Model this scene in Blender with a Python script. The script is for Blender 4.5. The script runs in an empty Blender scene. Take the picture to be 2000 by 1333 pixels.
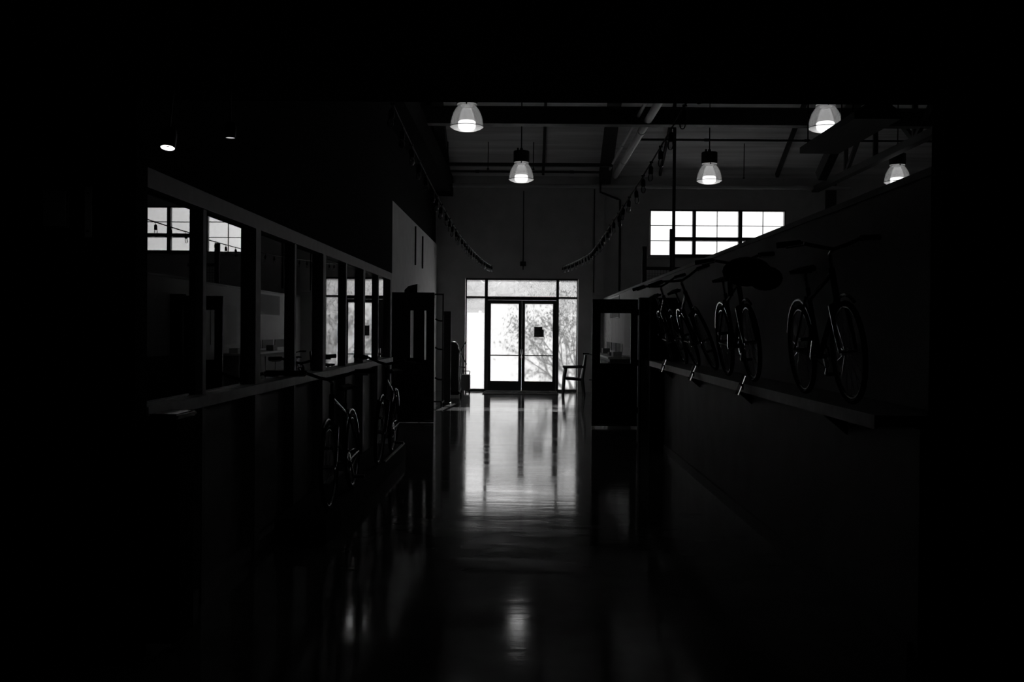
import bpy, bmesh, math, random
from mathutils import Vector, Matrix, Quaternion
R = math.radians
SC = bpy.context.scene
COL = SC.collection

# ------------------------------------------------------------------ camera, sky, sun, portals, exposure
H = 1.63
cam_d = bpy.data.cameras.new('camera')
cam_d.sensor_width = 36.0
cam_d.lens = 1944.0 / 2000.0 * 36.0
cam_d.clip_end = 500
cam = bpy.data.objects.new('camera', cam_d)
COL.objects.link(cam)
d = Vector(((1022 - 1000) / 1944, -(646 - 666.5) / 1944, -1)).normalized()   # corridor axis seen from the camera
u = Vector((math.sin(R(.5)), math.cos(R(.5)), 0))
u = (u - d * u.dot(d)).normalized()
r = d.cross(u)                                                               # world X in camera axes
rot = Matrix((r, d, u))                                                      # camera -> world
cam.matrix_world = Matrix.Translation((0, 0, H)) @ rot.to_4x4()
SC.camera = cam

world = bpy.data.worlds.new('sky')
SC.world = world
world.use_nodes = True
bg = world.node_tree.nodes['Background']
bg.inputs[0].default_value = (1, 1, 1, 1)
bg.inputs[1].default_value = 1.15

sun_d = bpy.data.lights.new('sun', 'SUN')
sun_d.energy = 4.6
sun_d.angle = R(.53)
sun = bpy.data.objects.new('sun', sun_d)
sun.rotation_euler = Vector((-.09, -1, -.445)).to_track_quat('-Z', 'Y').to_euler()
sun.location = (3, 45, 20)
COL.objects.link(sun)

for nm, loc, sx, sy in (('portal_window', (5.15, 26.78, 4.26), 3.7, 1.35), ('portal_transom', (-.05, 26.78, 2.55), 3.0, .95)):
    pd = bpy.data.lights.new(nm, 'AREA')
    pd.shape = 'RECTANGLE'; pd.size = sx; pd.size_y = sy
    pd.cycles.is_portal = True
    po = bpy.data.objects.new(nm, pd)
    po.location = loc
    po.rotation_euler = (R(-90), 0, 0)                                       # light travels towards -Y
    COL.objects.link(po)

SC.view_settings.view_transform = 'Standard'
SC.view_settings.look = 'None'
SC.view_settings.exposure = 0.85
SC.view_settings.gamma = 1.0
SC.view_settings.use_curve_mapping = False
SC.cycles.max_bounces = 10
SC.cycles.transparent_max_bounces = 24
SC.cycles.sample_clamp_indirect = 4.0
SC.cycles.use_denoising = True

# ------------------------------------------------------------------ materials
def mat(name, g, rough=.6, metal=0.0, var=.0, scale=6.0, bump=.0, spec=.5, stretch=(1, 1, 1)):
    m = bpy.data.materials.new(name)
    m.use_nodes = True
    nt = m.node_tree; N = nt.nodes; L = nt.links
    b = N['Principled BSDF']
    b.inputs['Base Color'].default_value = (g, g, g, 1)
    b.inputs['Roughness'].default_value = rough
    b.inputs['Metallic'].default_value = metal
    b.inputs['Specular IOR Level'].default_value = spec
    if var or bump:
        tc = N.new('ShaderNodeTexCoord'); mp = N.new('ShaderNodeMapping')
        mp.inputs['Scale'].default_value = stretch
        nz = N.new('ShaderNodeTexNoise'); nz.inputs['Scale'].default_value = scale; nz.inputs['Detail'].default_value = 5
        L.new(tc.outputs['Object'], mp.inputs[0]); L.new(mp.outputs[0], nz.inputs['Vector'])
        if var:
            mr = N.new('ShaderNodeMapRange')
            mr.inputs[1].default_value = .3; mr.inputs[2].default_value = .7
            mr.inputs[3].default_value = g * (1 - var); mr.inputs[4].default_value = g * (1 + var)
            L.new(nz.outputs[0], mr.inputs[0]); L.new(mr.outputs[0], b.inputs['Base Color'])
        if bump:
            bp = N.new('ShaderNodeBump'); bp.inputs['Strength'].default_value = bump; bp.inputs['Distance'].default_value = .02
            L.new(nz.outputs[0], bp.inputs['Height']); L.new(bp.outputs[0], b.inputs['Normal'])
    return m

def mix_mat(name, layers):
    """layers: list of (shader type, colour, rough, factor or 'fresnel') mixed in turn over the first one"""
    m = bpy.data.materials.new(name); m.use_nodes = True
    nt = m.node_tree; N = nt.nodes; L = nt.links
    N.remove(N['Principled BSDF'])
    out = N['Material Output']; cur = None
    for typ, g, ro, fac in layers:
        s = N.new('ShaderNodeBsdf' + typ)
        s.inputs['Color'].default_value = (g, g, g, 1)
        if 'Roughness' in s.inputs: s.inputs['Roughness'].default_value = ro
        if cur is None:
            cur = s
            continue
        mx = N.new('ShaderNodeMixShader')
        if fac == 'fresnel':
            fr = N.new('ShaderNodeFresnel'); fr.inputs[0].default_value = 1.5
            a = N.new('ShaderNodeMath'); a.operation = 'ADD'; a.inputs[1].default_value = 1.0
            t = N.new('ShaderNodeMath'); t.operation = 'MULTIPLY'; t.inputs[1].default_value = 2.0
            q = N.new('ShaderNodeMath'); q.operation = 'DIVIDE'
            L.new(fr.outputs[0], a.inputs[0]); L.new(fr.outputs[0], t.inputs[0])
            L.new(t.outputs[0], q.inputs[0]); L.new(a.outputs[0], q.inputs[1])
            L.new(q.outputs[0], mx.inputs[0])
        else:
            mx.inputs[0].default_value = fac
        L.new(cur.outputs[0], mx.inputs[1]); L.new(s.outputs[0], mx.inputs[2])
        cur = mx
    L.new(cur.outputs[0], out.inputs[0])
    return m

def glow(name, strength):
    m = bpy.data.materials.new(name); m.use_nodes = True
    N = m.node_tree.nodes; N.remove(N['Principled BSDF'])
    e = N.new('ShaderNodeEmission'); e.inputs[1].default_value = strength
    m.node_tree.links.new(e.outputs[0], N['Material Output'].inputs[0])
    return m

def floor_mat():
    m = bpy.data.materials.new('polished_concrete'); m.use_nodes = True
    nt = m.node_tree; N = nt.nodes; L = nt.links
    b = N['Principled BSDF']
    b.inputs['Specular IOR Level'].default_value = .95
    tc = N.new('ShaderNodeTexCoord')
    n1 = N.new('ShaderNodeTexNoise'); n1.inputs['Scale'].default_value = 1.6; n1.inputs['Detail'].default_value = 8
    L.new(tc.outputs['Object'], n1.inputs['Vector'])
    c = N.new('ShaderNodeMapRange'); c.inputs[1].default_value = .3; c.inputs[2].default_value = .7
    c.inputs[3].default_value = .14; c.inputs[4].default_value = .24
    L.new(n1.outputs[0], c.inputs[0]); L.new(c.outputs[0], b.inputs['Base Color'])
    mp = N.new('ShaderNodeMapping'); mp.inputs['Scale'].default_value = (.5, 1.6, 1)
    L.new(tc.outputs['Object'], mp.inputs[0])
    n2 = N.new('ShaderNodeTexNoise'); n2.inputs['Scale'].default_value = 2.2; n2.inputs['Detail'].default_value = 6
    n2.inputs['Roughness'].default_value = .6
    L.new(mp.outputs[0], n2.inputs['Vector'])
    ro = N.new('ShaderNodeMapRange'); ro.inputs[1].default_value = .3; ro.inputs[2].default_value = .7
    ro.inputs[3].default_value = .05; ro.inputs[4].default_value = .13
    L.new(n2.outputs[0], ro.inputs[0]); L.new(ro.outputs[0], b.inputs['Roughness'])
    bp = N.new('ShaderNodeBump'); bp.inputs['Strength'].default_value = .035; bp.inputs['Distance'].default_value = .02
    L.new(n2.outputs[0], bp.inputs['Height'])
    m2 = N.new('ShaderNodeMapping'); m2.inputs['Scale'].default_value = (2.2, 7.0, 1)          # shallow trowel marks across the slab
    L.new(tc.outputs['Object'], m2.inputs[0])
    n3 = N.new('ShaderNodeTexNoise'); n3.inputs['Scale'].default_value = 1.5; n3.inputs['Detail'].default_value = 4
    L.new(m2.outputs[0], n3.inputs['Vector'])
    b2 = N.new('ShaderNodeBump'); b2.inputs['Strength'].default_value = .05; b2.inputs['Distance'].default_value = .012
    L.new(n3.outputs[0], b2.inputs['Height']); L.new(bp.outputs[0], b2.inputs['Normal']); L.new(b2.outputs[0], b.inputs['Normal'])
    return m

M = dict(
    floor=floor_mat(),
    wall_end=mat('painted_block', .46, .7, var=.08, scale=3, bump=.05),
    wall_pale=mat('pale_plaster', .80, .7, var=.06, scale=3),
    wall_grey=mat('grey_panel', .46, .6, var=.12, scale=2.5),
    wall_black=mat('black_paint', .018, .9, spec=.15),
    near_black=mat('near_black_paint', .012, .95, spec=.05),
    roof=mat('roof_deck', .62, .8, var=.25, scale=1.4, stretch=(.25, 6, 1)),
    steel=mat('dark_steel', .03, .6, spec=.25),
    pipe=mat('painted_pipe', .5, .5),
    frame=mat('bronze_aluminium', .06, .4),
    post=mat('grey_timber', .42, .55, var=.1, scale=8),
    panel=mat('lower_board', .5, .6, var=.1, scale=4),
    black=mat('black_plastic', .015, .45),
    rubber=mat('rubber', .012, .75, spec=.2),
    bikeframe=mat('dark_lacquer', .03, .25),
    chrome=mat('chrome', .7, .18, 1.0),
    pale=mat('pale_metal', .75, .4),
    paper=mat('paper', .7, .8),
    card=mat('dark_card', .16, .7),
    darkcard=mat('very_dark_card', .04, .7),
    poster=mat('poster_grey', .22, .7),
    wood=mat('shelf_board', .68, .5, var=.12, scale=10),
    cable=mat('black_cable', .02, .5),
    mat=mat('entrance_mat', .05, .95, spec=.1),
    clear=mix_mat('clear_glass', [('Transparent', .96, 0, 0), ('Glossy', 1, .0, 'fresnel')]),
    dusty=mix_mat('dusty_glass', [('Transparent', .95, 0, 0), ('Translucent', .75, 0, .12), ('Glossy', 1, .02, 'fresnel')]),
    backlit=mix_mat('backlit_paper', [('Translucent', .07, 0, 0), ('Diffuse', .2, 0, .4)]),
    acrylic=mix_mat('acrylic_rod', [('Glass', .95, .02, 0)]),
    film=mix_mat('frosted_film', [('Translucent', .62, 0, 0), ('Transparent', 1, 0, .04)]),
    shade=mix_mat('acrylic_shade', [('Transparent', .95, 0, 0), ('Translucent', .85, 0, .26), ('Glossy', 1, .08, 'fresnel')]),
    lens=mix_mat('acrylic_lens', [('Transparent', .95, 0, 0), ('Translucent', .9, 0, .5)]),
    bulbglass=mix_mat('bulb_glass', [('Transparent', .95, 0, 0), ('Glossy', 1, .03, 'fresnel')]),
    lamp=glow('lamp_glow', 1.5),
    spot=glow('spot_glow', 1.6),
    glintdim=glow('window_glint_glow', .3),  # dim glow for the added window reflection
    ground=mat('pale_paving', .5, .9, var=.1, scale=1.0),
    bark=mat('bark', .14, .9),
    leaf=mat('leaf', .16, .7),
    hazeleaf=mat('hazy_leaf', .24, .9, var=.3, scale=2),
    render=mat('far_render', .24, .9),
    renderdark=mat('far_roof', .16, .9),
)

# ------------------------------------------------------------------ mesh builder
class MB:
    def __init__(s): s.bm = bmesh.new()
    def box(s, x0, x1, y0, y1, z0, z1):
        v = [s.bm.verts.new((x, y, z)) for z in (z0, z1) for y in (y0, y1) for x in (x0, x1)]
        for f in ((0, 2, 3, 1), (4, 5, 7, 6), (0, 1, 5, 4), (2, 6, 7, 3), (0, 4, 6, 2), (1, 3, 7, 5)):
            s.bm.faces.new([v[i] for i in f])
        return s
    def bbox(s, x0, x1, y0, y1, z0, z1, b=.006):
        t = bmesh.new(); m = MB.__new__(MB); m.bm = t
        MB.box(m, x0, x1, y0, y1, z0, z1)
        bmesh.ops.bevel(t, geom=t.edges[:], offset=b, segments=2, affect='EDGES')
        me = bpy.data.meshes.new('t'); t.to_mesh(me); t.free()
        s.bm.from_mesh(me); bpy.data.meshes.remove(me)
        return s
    def bar(s, a, b, w, h, up=(0, 0, 1)):
        a, b = Vector(a), Vector(b); t = (b - a).normalized(); up = Vector(up)
        if abs(t.dot(up)) > .98: up = Vector((0, 1, 0))
        sx = t.cross(up).normalized(); sz = sx.cross(t)
        vs = [s.bm.verts.new(p + sx * (i * w / 2) + sz * (j * h / 2)) for p in (a, b) for i, j in ((-1, -1), (1, -1), (1, 1), (-1, 1))]
        for f in ((3, 2, 1, 0), (4, 5, 6, 7), (0, 1, 5, 4), (1, 2, 6, 5), (2, 3, 7, 6), (3, 0, 4, 7)):
            s.bm.faces.new([vs[i] for i in f])
        return s
    def tube(s, pts, r, n=8, closed=False, caps=True):
        pts = [Vector(p) for p in pts]; k = len(pts)
        rs = r if isinstance(r, (list, tuple)) else [r] * k
        rings = []; prev = None
        for i, p in enumerate(pts):
            if closed: t = pts[(i + 1) % k] - pts[i - 1]
            else: t = pts[min(i + 1, k - 1)] - pts[max(i - 1, 0)]
            t = t.normalized() if t.length > 1e-9 else Vector((0, 0, 1))
            if prev is None:
                a = Vector((0, 0, 1)) if abs(t.z) < .9 else Vector((1, 0, 0))
                nrm = t.cross(a).normalized()
            else:
                nrm = prev - t * prev.dot(t)
                nrm = nrm.normalized() if nrm.length > 1e-6 else t.orthogonal().normalized()
            prev = nrm; bn = t.cross(nrm)
            rings.append([s.bm.verts.new(p + (nrm * math.cos(2 * math.pi * j / n) + bn * math.sin(2 * math.pi * j / n)) * rs[i]) for j in range(n)])
        m = k if closed else k - 1
        for i in range(m):
            A, B = rings[i], rings[(i + 1) % k]
            for j in range(n):
                s.bm.faces.new((A[j], A[(j + 1) % n], B[(j + 1) % n], B[j]))
        if caps and not closed:
            s.bm.faces.new(rings[0][::-1]); s.bm.faces.new(rings[-1])
        return s
    def lathe(s, prof, c=(0, 0, 0), n=32, axis='Z', close=False):
        c = Vector(c); rings = []
        for rad, h in prof:
            ring = []
            for j in range(n):
                a = 2 * math.pi * j / n
                x, y = rad * math.cos(a), rad * math.sin(a)
                v = {'Z': (x, y, h), 'Y': (x, h, y), 'X': (h, x, y)}[axis]
                ring.append(s.bm.verts.new(c + Vector(v)))
            rings.append(ring)
        k = len(rings)
        for i in range(k if close else k - 1):
            A, B = rings[i], rings[(i + 1) % k]
            for j in range(n):
                s.bm.faces.new((A[j], A[(j + 1) % n], B[(j + 1) % n], B[j]))
        return s
    def ball(s, c, rx, ry=None, rz=None, seg=16, ring=10):
        ry = rx if ry is None else ry; rz = rx if rz is None else rz
        bmesh.ops.create_uvsphere(s.bm, u_segments=seg, v_segments=ring, radius=1,
                                  matrix=Matrix.Translation(c) @ Matrix.Diagonal((rx, ry, rz, 1)))
        return s
    def prism(s, poly, lo, hi, axis='Y'):
        def P(a, b, h): return {'Y': (a, h, b), 'X': (h, a, b), 'Z': (a, b, h)}[axis]
        A = [s.bm.verts.new(P(a, b, lo)) for a, b in poly]; B = [s.bm.verts.new(P(a, b, hi)) for a, b in poly]
        k = len(poly)
        for i in range(k): s.bm.faces.new((A[i], A[(i + 1) % k], B[(i + 1) % k], B[i]))
        s.bm.faces.new(A[::-1]); s.bm.faces.new(B)
        return s
    def build(s, name, m, parent=None, loc=None, smooth=True):
        bmesh.ops.recalc_face_normals(s.bm, faces=s.bm.faces[:])
        me = bpy.data.meshes.new(name); s.bm.to_mesh(me); s.bm.free()
        me.materials.append(M[m] if isinstance(m, str) else m)
        if smooth:
            me.polygons.foreach_set('use_smooth', [True] * len(me.polygons))
            try: me.set_sharp_from_angle(angle=R(38))
            except Exception: pass
        o = bpy.data.objects.new(name, me); COL.objects.link(o)
        if parent is not None: o.parent = parent
        if loc is not None: o.location = loc
        return o

def tag(o, label=None, cat=None, group=None, kind=None):
    if label: o['label'] = label
    if cat: o['category'] = cat
    if group: o['group'] = group
    if kind: o['kind'] = kind
    return o
def thing(name, label, cat, loc=(0, 0, 0), rz=0.0, group=None, kind=None):
    o = bpy.data.objects.new(name, None); o.empty_display_size = .1; COL.objects.link(o)
    o.location = loc; o.rotation_euler = (0, 0, rz)
    return tag(o, label, cat, group, kind)
def copy_tree(o, parent=None):
    c = o.copy(); COL.objects.link(c)
    if parent is not None: c.parent = parent
    for ch in list(o.children): copy_tree(ch, c)
    return c
def st(name, mb, m, label, cat, parent=None):
    o = mb.build(name, m, parent, smooth=False)
    return tag(o, label, cat, kind='structure')

END = 26.6        # inner face of the entrance wall
HDR = 4.75        # header over the low near space
EAVE, PITCH = 5.75, .525
def roof_z(y): return EAVE + (END - y) * PITCH

# ------------------------------------------------------------------ room shell
st('floor', MB().box(-6, 14, -3, END + .3, -.2, 0), 'floor', 'polished grey concrete floor running to the bright entrance doors', 'floor')
w = MB()                                                                     # entrance wall with a door and a window opening
w.box(-6, -1.56, END, END + .25, 0, 6.2)
w.box(-1.56, 1.46, END, END + .25, 3.02, 6.2)
w.box(1.46, 3.34, END, END + .25, 0, 6.2)
w.box(3.34, 6.95, END, END + .25, 0, 3.64)
w.box(3.34, 6.95, END, END + .25, 4.89, 6.2)
w.box(6.95, 14, END, END + .25, 0, 6.2)
st('wall_front', w, 'wall_end', 'tall grey end wall holding the glazed entrance and high window', 'wall')
st('trim_1', MB().box(1.86, 2.13, END - .1, END, 2.6, 5.6), 'wall_end', 'shallow grey pilaster right of the entrance doors', 'pilaster')
st('trim_2', MB().box(8.0, 8.25, END - .15, END, 0, 5.6), 'steel', 'dark column right of the high window on the end wall', 'column')
rf = MB()
yr = 12.0
rf.prism([(END + .4, EAVE - .4 * PITCH), (yr, roof_z(yr)), (-3.2, roof_z(yr) - (yr + 3.2) * PITCH),
          (-3.2, roof_z(yr) - (yr + 3.2) * PITCH + .3), (yr, roof_z(yr) + .3), (END + .4, EAVE - .4 * PITCH + .3)], -6.2, 14.2, 'X')
st('ceiling', rf, 'roof', 'sloping timber roof deck over the tall hall', 'ceiling')
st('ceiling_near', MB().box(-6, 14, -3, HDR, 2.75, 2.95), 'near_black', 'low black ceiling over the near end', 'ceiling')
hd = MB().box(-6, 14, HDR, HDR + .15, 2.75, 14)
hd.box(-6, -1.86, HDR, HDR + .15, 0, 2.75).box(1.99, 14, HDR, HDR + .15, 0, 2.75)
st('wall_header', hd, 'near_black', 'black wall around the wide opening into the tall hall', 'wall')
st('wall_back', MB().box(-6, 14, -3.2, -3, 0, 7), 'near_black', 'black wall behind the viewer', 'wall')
st('wall_left_outer', MB().box(-6.2, -6, -3.2, END + .25, 0, 14.5), 'wall_black', 'far left outer wall in darkness', 'wall')
st('wall_right_outer', MB().box(14, 14.2, -3.2, END + .25, 0, 14.5), 'wall_grey', 'far right outer wall of the hall', 'wall')
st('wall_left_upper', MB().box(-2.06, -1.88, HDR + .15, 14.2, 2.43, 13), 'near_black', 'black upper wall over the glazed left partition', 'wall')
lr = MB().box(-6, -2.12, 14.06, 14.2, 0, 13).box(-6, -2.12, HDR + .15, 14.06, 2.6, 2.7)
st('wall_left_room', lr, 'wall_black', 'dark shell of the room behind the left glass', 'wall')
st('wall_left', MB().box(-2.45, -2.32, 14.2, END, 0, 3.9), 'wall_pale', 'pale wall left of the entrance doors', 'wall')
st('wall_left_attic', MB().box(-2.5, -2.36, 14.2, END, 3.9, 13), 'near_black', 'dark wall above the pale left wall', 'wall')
st('wall_right_lower', MB().box(1.95, 2.14, HDR + .15, 13.78, 0, 1.16), 'wall_grey', 'grey dado wall under the bicycle shelf', 'wall')
ru = MB().box(2.15, 2.27, HDR + .15, 17.0, 1.16, 2.47).box(2.15, 2.27, 17.0, END, 0, 2.47)
st('wall_right', ru, 'wall_pale', 'pale partition wall behind the bicycles with a raking top edge', 'wall')
st('trim_3', MB().box(2.135, 2.285, HDR + .15, END, 2.47, 2.51), 'wall_grey', 'capping rail along the top of the right partition', 'trim')
st('trim_4', MB().box(1.76, 2.15, 13.78, 13.93, 0, 2.1).box(1.98, 2.15, 13.93, 16.7, 0, 1.16), 'wall_black', 'black return panel beside the open right door', 'panel')
st('baseboard_right', MB().box(1.92, 1.95, HDR + .2, 13.55, 0, .1), 'post', 'pale baseboard under the grey right wall', 'baseboard')

# ------------------------------------------------------------------ entrance: storefront frame and two leaves
e0, e1 = -1.55, 1.45
yf0, yf1 = END - .02, END + .1
storefront = thing('window_1', 'dark aluminium storefront frame with sidelights and transom around the entrance doors', 'window', (0, 0, 0), kind='structure')
f = MB()
f.box(e0, e0 + .035, yf0, yf1, 0, 3.0).box(e1 - .025, e1, yf0, yf1, 0, 3.0)
f.box(-1.035, -.955, yf0, yf1, 0, 3.0).box(.875, .945, yf0, yf1, 0, 3.0)
f.box(e0, e1, yf0, yf1, 2.97, 3.02).box(e0, e1, yf0, yf1, 2.485, 2.535).box(-1.0, .92, yf0, yf1, 2.44, 2.535)
f.box(e0, -1.0, yf0, yf1, 0, .06).box(.9, e1, yf0, yf1, 0, .06)
f.build('frame', 'frame', storefront, smooth=False)
gy = END + .05
for x0, x1, z0, z1 in ((-1.515, -1.035, 2.535, 2.97), (-.955, .875, 2.535, 2.97), (.945, 1.425, 2.535, 2.97),
                       (-1.515, -1.035, .06, 2.485), (.945, 1.425, .06, 2.485)):
    p = MB().box(x0, x1, gy, gy + .008, z0, z1).build('glass_pane', 'dusty', storefront, smooth=False)
    if z0 < 1:
        MB().box(x0 + .002, x1 - .002, gy - .004, gy - .001, .06, 2.10).build('frosted_film', 'film', p, smooth=False)
mk = MB()
random.seed(3)
x = -.90
while x < -.47:
    l = random.uniform(.012, .04); mk.box(x, x + l, yf0 - .002, yf0, 2.512, 2.522); x += l + .008
x = -.84
while x < -.5:
    l = random.uniform(.012, .04); mk.box(x, x + l, yf0 - .002, yf0, 2.49, 2.498); x += l + .02
mk.build('sticker', 'paper', storefront, smooth=False)

def entrance_leaf(name, x0, x1, hinge_left, label):
    t = thing(name, label, 'door', (0, 0, 0), kind='structure')
    s_ = .082
    m = MB()
    m.box(x0, x0 + s_, yf0 + .02, yf1 - .03, .02, 2.435).box(x1 - s_, x1, yf0 + .02, yf1 - .03, .02, 2.435)
    m.box(x0 + s_, x1 - s_, yf0 + .02, yf1 - .03, .02, .27).box(x0 + s_, x1 - s_, yf0 + .02, yf1 - .03, 2.345, 2.435)
    m.build('leaf_frame', 'frame', t, smooth=False)
    p = MB().box(x0 + s_, x1 - s_, gy, gy + .008, .27, 2.345).build('glass_pane', 'dusty', t, smooth=False)
    MB().box(x0 + s_, x1 - s_, gy - .004, gy - .001, .27, 2.345).build('frosted_film', 'film', p, smooth=False)
    b = MB()
    b.tube([(x0 + .04, END - .09, .965), (x1 - .04, END - .09, .965)], .014, 8)
    for xx in (x0 + .045, x1 - .045):
        b.bar((xx, END - .1, .965), (xx, END + .0, .965), .03, .05)
    b.build('panic_bar', 'frame', t)
    hx = x0 + .02 if not hinge_left else x1 - .02
    h = MB().tube([(hx, END + .0, .87), (hx, END - .05, .9), (hx, END - .05, 1.12), (hx, END, 1.15)], .01, 6)
    h.build('pull_handle', 'chrome', t)
    c = MB().bbox((x0 + .1 if hinge_left else x1 - .38), (x0 + .38 if hinge_left else x1 - .1), yf0 - .05, yf0 + .02, 2.36, 2.425, .008)
    c.build('door_closer', 'frame', t)
    return t
entrance_leaf('door_1', -.953, -.041, True, 'left leaf of the entrance doors with frosted glass and push bar')
entrance_leaf('door_2', -.039, .873, False, 'right leaf of the entrance doors with tree shadow and a dark notice')
n = thing('notice', 'small dark square notice stuck on the right entrance leaf', 'notice', (.40, gy - .012, 1.46))
MB().box(-.11, .11, 0, .004, 0, .27).build('sheet', 'backlit', n, smooth=False)
MB().box(.11, .15, 0, .004, .0, .20).build('pale_margin', 'poster', n, smooth=False)
ml = MB()
for k in range(6): ml.box(-.09, random.uniform(.02, .09), -.002, 0, .03 + k * .038, .042 + k * .038)
ml.build('printed_lines', 'poster', n, smooth=False)
thr = MB().box(-1.0, .92, END - .06, END + .08, 0, .018)
tag(thr.build('trim_5', 'pale', smooth=False), 'metal threshold under the entrance doors', 'threshold', kind='structure')
dm = thing('door_mat', 'dark ribbed mat lying on the floor before the entrance doors', 'mat', (-.06, 25.75, 0))
mm = MB().bbox(-.97, .97, -.55, .6, 0, .014, .005)
mm.build('pad', 'mat', dm)
rb = MB()
for k in range(28): rb.box(-.93, .93, -.52 + k * .04, -.5 + k * .04, .014, .018)
rb.build('rib_surface', 'rubber', dm, smooth=False)

# ------------------------------------------------------------------ high window
hw = thing('window_2', 'high wide multi-pane window on the right of the end wall', 'window', kind='structure')
f = MB()
wx0, wx1, wz0, wz1 = 3.345, 6.945, 3.645, 4.885
f.box(wx0, wx1, yf0, yf1, wz1 - .035, wz1).box(wx0, wx1, yf0, yf1, wz0, wz0 + .03)
f.box(wx0, wx0 + .03, yf0, yf1, wz0, wz1).box(wx1 - .025, wx1, yf0, yf1, wz0, wz1)
f.box(4.485, 4.575, yf0, yf1, wz0, wz1).box(5.705, 5.805, yf0, yf1, wz0, wz1)
f.build('frame', 'frame', hw, smooth=False)
g = MB()
for xx in (3.957, 5.147, 6.365): g.box(xx - .009, xx + .009, gy - .02, gy + .02, wz0, wz1)
for zz in (4.468, 4.058): g.box(wx0, wx1, gy - .02, gy + .02, zz - .009, zz + .009)
g.build('glazing_bars', 'frame', hw, smooth=False)
for x0, x1 in ((3.37, 4.49), (4.57, 5.71), (5.80, 6.925)):
    MB().box(x0, x1, gy, gy + .006, wz0 + .03, wz1 - .035).build('glass_pane', 'clear', hw, smooth=False)
MB().box(wx0 - .05, wx1 + .05, END - .08, END, wz0 - .05, wz0).build('sill', 'wall_end', hw, smooth=False)

# ------------------------------------------------------------------ glazed partition on the left
gp = thing('window_3', 'long glazed partition with grey posts along the left side', 'glazed partition', kind='structure')
PX0, PX1, GX = -2.06, -1.88, -1.935
majors = [4.70, 7.05, 9.4, 11.75, 14.12]
minors = [5.88, 8.23, 10.6, 12.95]
for y in majors: MB().box(PX0, PX1, max(y - .08, HDR + .15), max(y + .05, HDR + .16), 0, 2.33).build('post', 'post', gp, smooth=False)
for y in minors: MB().box(PX0, PX1 - .01, y - .03, y + .03, 0, 2.33).build('mullion', 'post', gp, smooth=False)
MB().box(PX0, PX1, HDR + .15, 14.17, 2.33, 2.43).build('top_rail', 'post', gp, smooth=False)
MB().box(PX0, PX1 + .03, HDR + .15, 14.15, 1.17, 1.235).build('sill_rail', 'wood', gp, smooth=False)
edges = sorted([(y, .05) for y in majors] + [(y, .03) for y in minors])
random.seed(11)
tilt = [-.2, .25, .1, -.1, 0.0, .12, -.1, 0.05]
for i in range(len(edges) - 1):
    a = max(edges[i][0] + edges[i][1], HDR + .16)
    b = edges[i + 1][0] - (.08 if edges[i + 1][1] == .05 else .03)
    hy = (b - a) / 2
    pane = MB().box(-.003, .003, -hy, hy, 1.235, 2.33).build('glass_pane', 'clear', gp, loc=(GX, (a + b) / 2, 0), smooth=False)
    pane.rotation_euler = (0, 0, R(tilt[i] * .6))
    MB().box(-2.0, -1.97, a, b, 0.0, 1.17).build('lower_panel', 'panel', gp, smooth=False)
st('baseboard_left', MB().box(-1.97, -1.9, HDR + .2, 14.1, 0, .09), 'wall_grey', 'low baseboard along the glazed left partition', 'baseboard')

# ------------------------------------------------------------------ roof steel and pipes
def s_beam(name, mb, label, cat='beam', m='steel'):
    return tag(mb.build(name, m, smooth=False), label, cat, kind='structure')
b = MB()
b.box(-2.35, 13.9, 19.4, 19.42, 5.64, 5.96).box(-2.35, 13.9, 19.28, 19.54, 5.94, 5.97).box(-2.35, 13.9, 19.28, 19.54, 5.63, 5.66)
s_beam('cross_beam', b, 'heavy dark steel beam crossing the hall above the lamps')
b = MB().box(-2.35, 2.2, 24.9, 25.05, 5.75, 5.82)
s_beam('eave_beam', b, 'thin dark beam crossing above the second lamp')
s_beam('side_girder', MB().box(-2.35, -1.9, 14.2, END, 5.2, 5.7), 'dark bulkhead girder along the left under the roof', 'beam', 'near_black')
def rafter(x, wdt, dep, y0, y1, label, name='rafter', m='steel'):
    p = MB().bar((x, y0, roof_z(y0) - dep / 2), (x, y1, roof_z(y1) - dep / 2), wdt, dep)
    s_beam(name, p, label, 'rafter', m)
rafter(2.12, .30, .36, 26.4, 16.0, 'wide dark rafter over the right partition')
rafter(-2.1, .26, .36, 26.4, 16.0, 'wide dark rafter beside the left girder')
rafter(.49, .07, .12, 26.4, 16.0, 'slim rafter right of the second lamp')
rafter(3.58, .06, .12, 26.4, 16.0, 'slim rafter left of the third lamp')
rafter(6.66, .08, .14, 26.4, 16.0, 'slim rafter between the third lamp and the truss')

def pipe(name, pts, rad, label, m='pipe', cat='pipe', extra=None):
    mb = MB().tube(pts, rad, 10)
    if extra: extra(mb)
    o = mb.build(name, m); return tag(o, label, cat)
def ring_couplings(pts_y, x, z, rad):
    def f(mb):
        for y in pts_y: mb.tube([(x, y - .05, z), (x, y + .05, z)], rad, 10)
    return f
def cross_couplings(xs, y, z, rad):
    def f(mb):
        for xx in xs: mb.tube([(xx - .05, y, z), (xx + .05, y, z)], rad, 10)
    return f
pipe('eave_pipe', [(-2.25, END - .22, 5.46), (8.6, END - .22, 5.46)], .055, 'long pale pipe running across the top of the end wall',
     extra=cross_couplings((-1, 1.9, 4.6, 7.2), END - .22, 5.46, .066))
pipe('sprinkler_pipe', [(-2.25, 25.3, 5.66), (2.0, 25.3, 5.66)], .03, 'thin dark pipe just above the pale eave pipe', 'steel',
     extra=cross_couplings((-1.2, 0, 1.2), 25.3, 5.66, .038))
pipe('hall_pipe', [(2.5, 22.0, 5.86), (12, 22.0, 5.86)], .025, 'thin pipe crossing the right hall behind the cross beam', 'steel',
     extra=cross_couplings((4, 6.2, 8.4), 22.0, 5.86, .034))
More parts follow.
